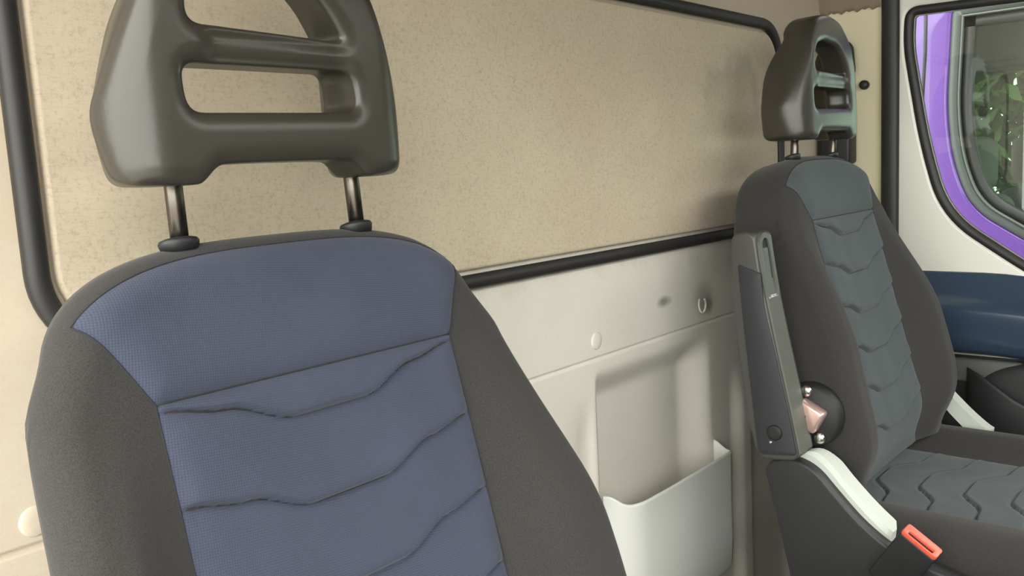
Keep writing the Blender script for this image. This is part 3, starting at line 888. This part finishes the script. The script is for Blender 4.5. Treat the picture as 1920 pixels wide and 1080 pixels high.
for x, sg in ((2.526, -1), (4.2, 1)):
    lpw = PW if sg < 0 else PW2
    side_panel(x, lpw)
    pw = subdiv(lpw, 0.03)
    if sg > 0: pw = pw[::-1]
    link('window_seal', sweep('window_seal', [(x + sg * 0.020, y, z) for (y, z) in pw], [(-0.006, -0.03), (-0.006, 0.004), (0.004, 0.008), (0.022, 0.004), (0.024, -0.03)], (sg, 0, 0), closed=True), M['seal_grey'], PV)
    link('seal_trim', sweep('seal_trim', [(x + sg * 0.027, y, z) for (y, z) in grow(pw, -0.020)], circ(0.0025, 8), (sg, 0, 0), closed=True), M['grey_plastic'], PV)
    link('inner_seal', sweep('inner_seal', [(x + sg * 0.012, y, z) for (y, z) in grow(pw, -0.036)], [(-0.012, -0.02), (-0.012, 0.006), (0.012, 0.006), (0.012, -0.02)], (sg, 0, 0), closed=True), M['rubber'], PV)
    me = curve_solid('pane', [grow(lpw, -0.02)], 0.0015, 0.0005, 0)
    me.transform(Matrix.Translation((x + sg * 0.004, 0, 0)) @ toYZ); link('pane', me, M['tinted'], PV, False)
# swage line moulding around the window edge
link('door_shut_line', sweep('door_shut_line', [(2.4985, y, z) for (y, z) in [(-0.012, 1.45), (-0.010, 1.2), (0.0, 1.0), (0.02, 0.75), (0.03, 0.2)]], circ(0.004, 8), (-1, 0, 0)), M['rubber'], PV)
link('roof', bevel_box('roof', (2.50, -0.60, 1.60), (4.22, 1.6, 1.70), 0.03), M['purple'], PV)
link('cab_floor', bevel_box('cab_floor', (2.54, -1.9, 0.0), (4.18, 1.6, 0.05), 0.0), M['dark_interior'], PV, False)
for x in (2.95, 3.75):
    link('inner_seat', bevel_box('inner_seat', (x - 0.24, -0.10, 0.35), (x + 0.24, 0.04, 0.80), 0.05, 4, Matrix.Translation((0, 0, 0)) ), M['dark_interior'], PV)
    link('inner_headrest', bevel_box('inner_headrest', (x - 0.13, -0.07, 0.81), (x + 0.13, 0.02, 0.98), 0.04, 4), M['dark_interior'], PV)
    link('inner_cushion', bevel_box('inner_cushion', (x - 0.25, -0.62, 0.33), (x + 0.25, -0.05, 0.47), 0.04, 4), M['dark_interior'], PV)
for y in (-1.45, 1.1):
    for x in (2.62, 4.1):
        wh = link('wheel', lathe('wheel', [(0.2, -0.10), (0.33, -0.10), (0.35, -0.06), (0.35, 0.06), (0.33, 0.10), (0.2, 0.10), (0.18, 0.06)], Matrix.Translation((x, y, -0.35)) @ Matrix.Rotation(PI / 2, 4, 'Y'), 32), M['rubber'], PV)

# ---- ground and trees beyond
o = link('ground', bevel_box('ground', (-12, -14, -0.80), (24, 14, -0.70), 0), M['asphalt'], smooth=False); tag(o, kind='structure')
def leafy(name, x, y, h, r, n, label):
    t = empty(name, (x, y, -0.7), label, 'tree', 'trees behind the purple van')
    link('trunk', tube('trunk', [(x, y, -0.7), (x + 0.05, y, h * 0.4), (x, y + 0.1, h * 0.8)], 0.14, 10), M['bark'], t)
    V = []; F = []
    for k in range(n):
        while True:
            p = Vector((random.uniform(-1, 1), random.uniform(-1, 1), random.uniform(-1, 1)))
            if 0.45 < p.length < 1: break
        p = Vector((x + p.x * r, y + p.y * r, h * 0.62 + p.z * h * 0.55))
        a = Vector((random.uniform(-1, 1), random.uniform(-1, 1), random.uniform(-1, 1))).normalized()
        b = a.orthogonal().normalized(); s = random.uniform(0.06, 0.11)
        i = len(V); V += [p - a * s, p + b * s * 0.45, p + a * s, p - b * s * 0.45]; F.append((i, i + 1, i + 2, i + 3))
    link('crown', py_mesh('crown', V, F), M['leaf'], t, False)
for k, (x, y, h, r, lb) in enumerate([(8.0, 0.6, 4.2, 1.9, 'green tree seen through the purple van, straight behind its window'),
                                  (8.4, -4.4, 4.6, 2.1, 'green tree beyond the purple van, towards its bonnet'),
                                  (8.2, 5.4, 4.0, 2.0, 'green tree beyond the purple van, hidden by its load bay')]):
    leafy('tree', x, y, h, r, 17000, lb)

# unseen hedge added ahead of the cab so the headrests reflect something dark
V = []; F = []
for k in range(9000):
    p = Vector((random.uniform(-1.2, 9.0), random.uniform(-5.6, -4.6), random.uniform(-0.7, 2.5)))
    a = Vector((random.uniform(-1, 1), random.uniform(-1, 1), random.uniform(-1, 1))).normalized()
    b = a.orthogonal().normalized(); q = random.uniform(0.12, 0.22)
    i = len(V); V += [p - a * q, p + b * q * 0.5, p + a * q, p - b * q * 0.5]; F.append((i, i + 1, i + 2, i + 3))
hd = link('hedge_light_block', py_mesh('hedge_light_block', V, F), M['leaf'], None, False); tag(hd, kind='structure')
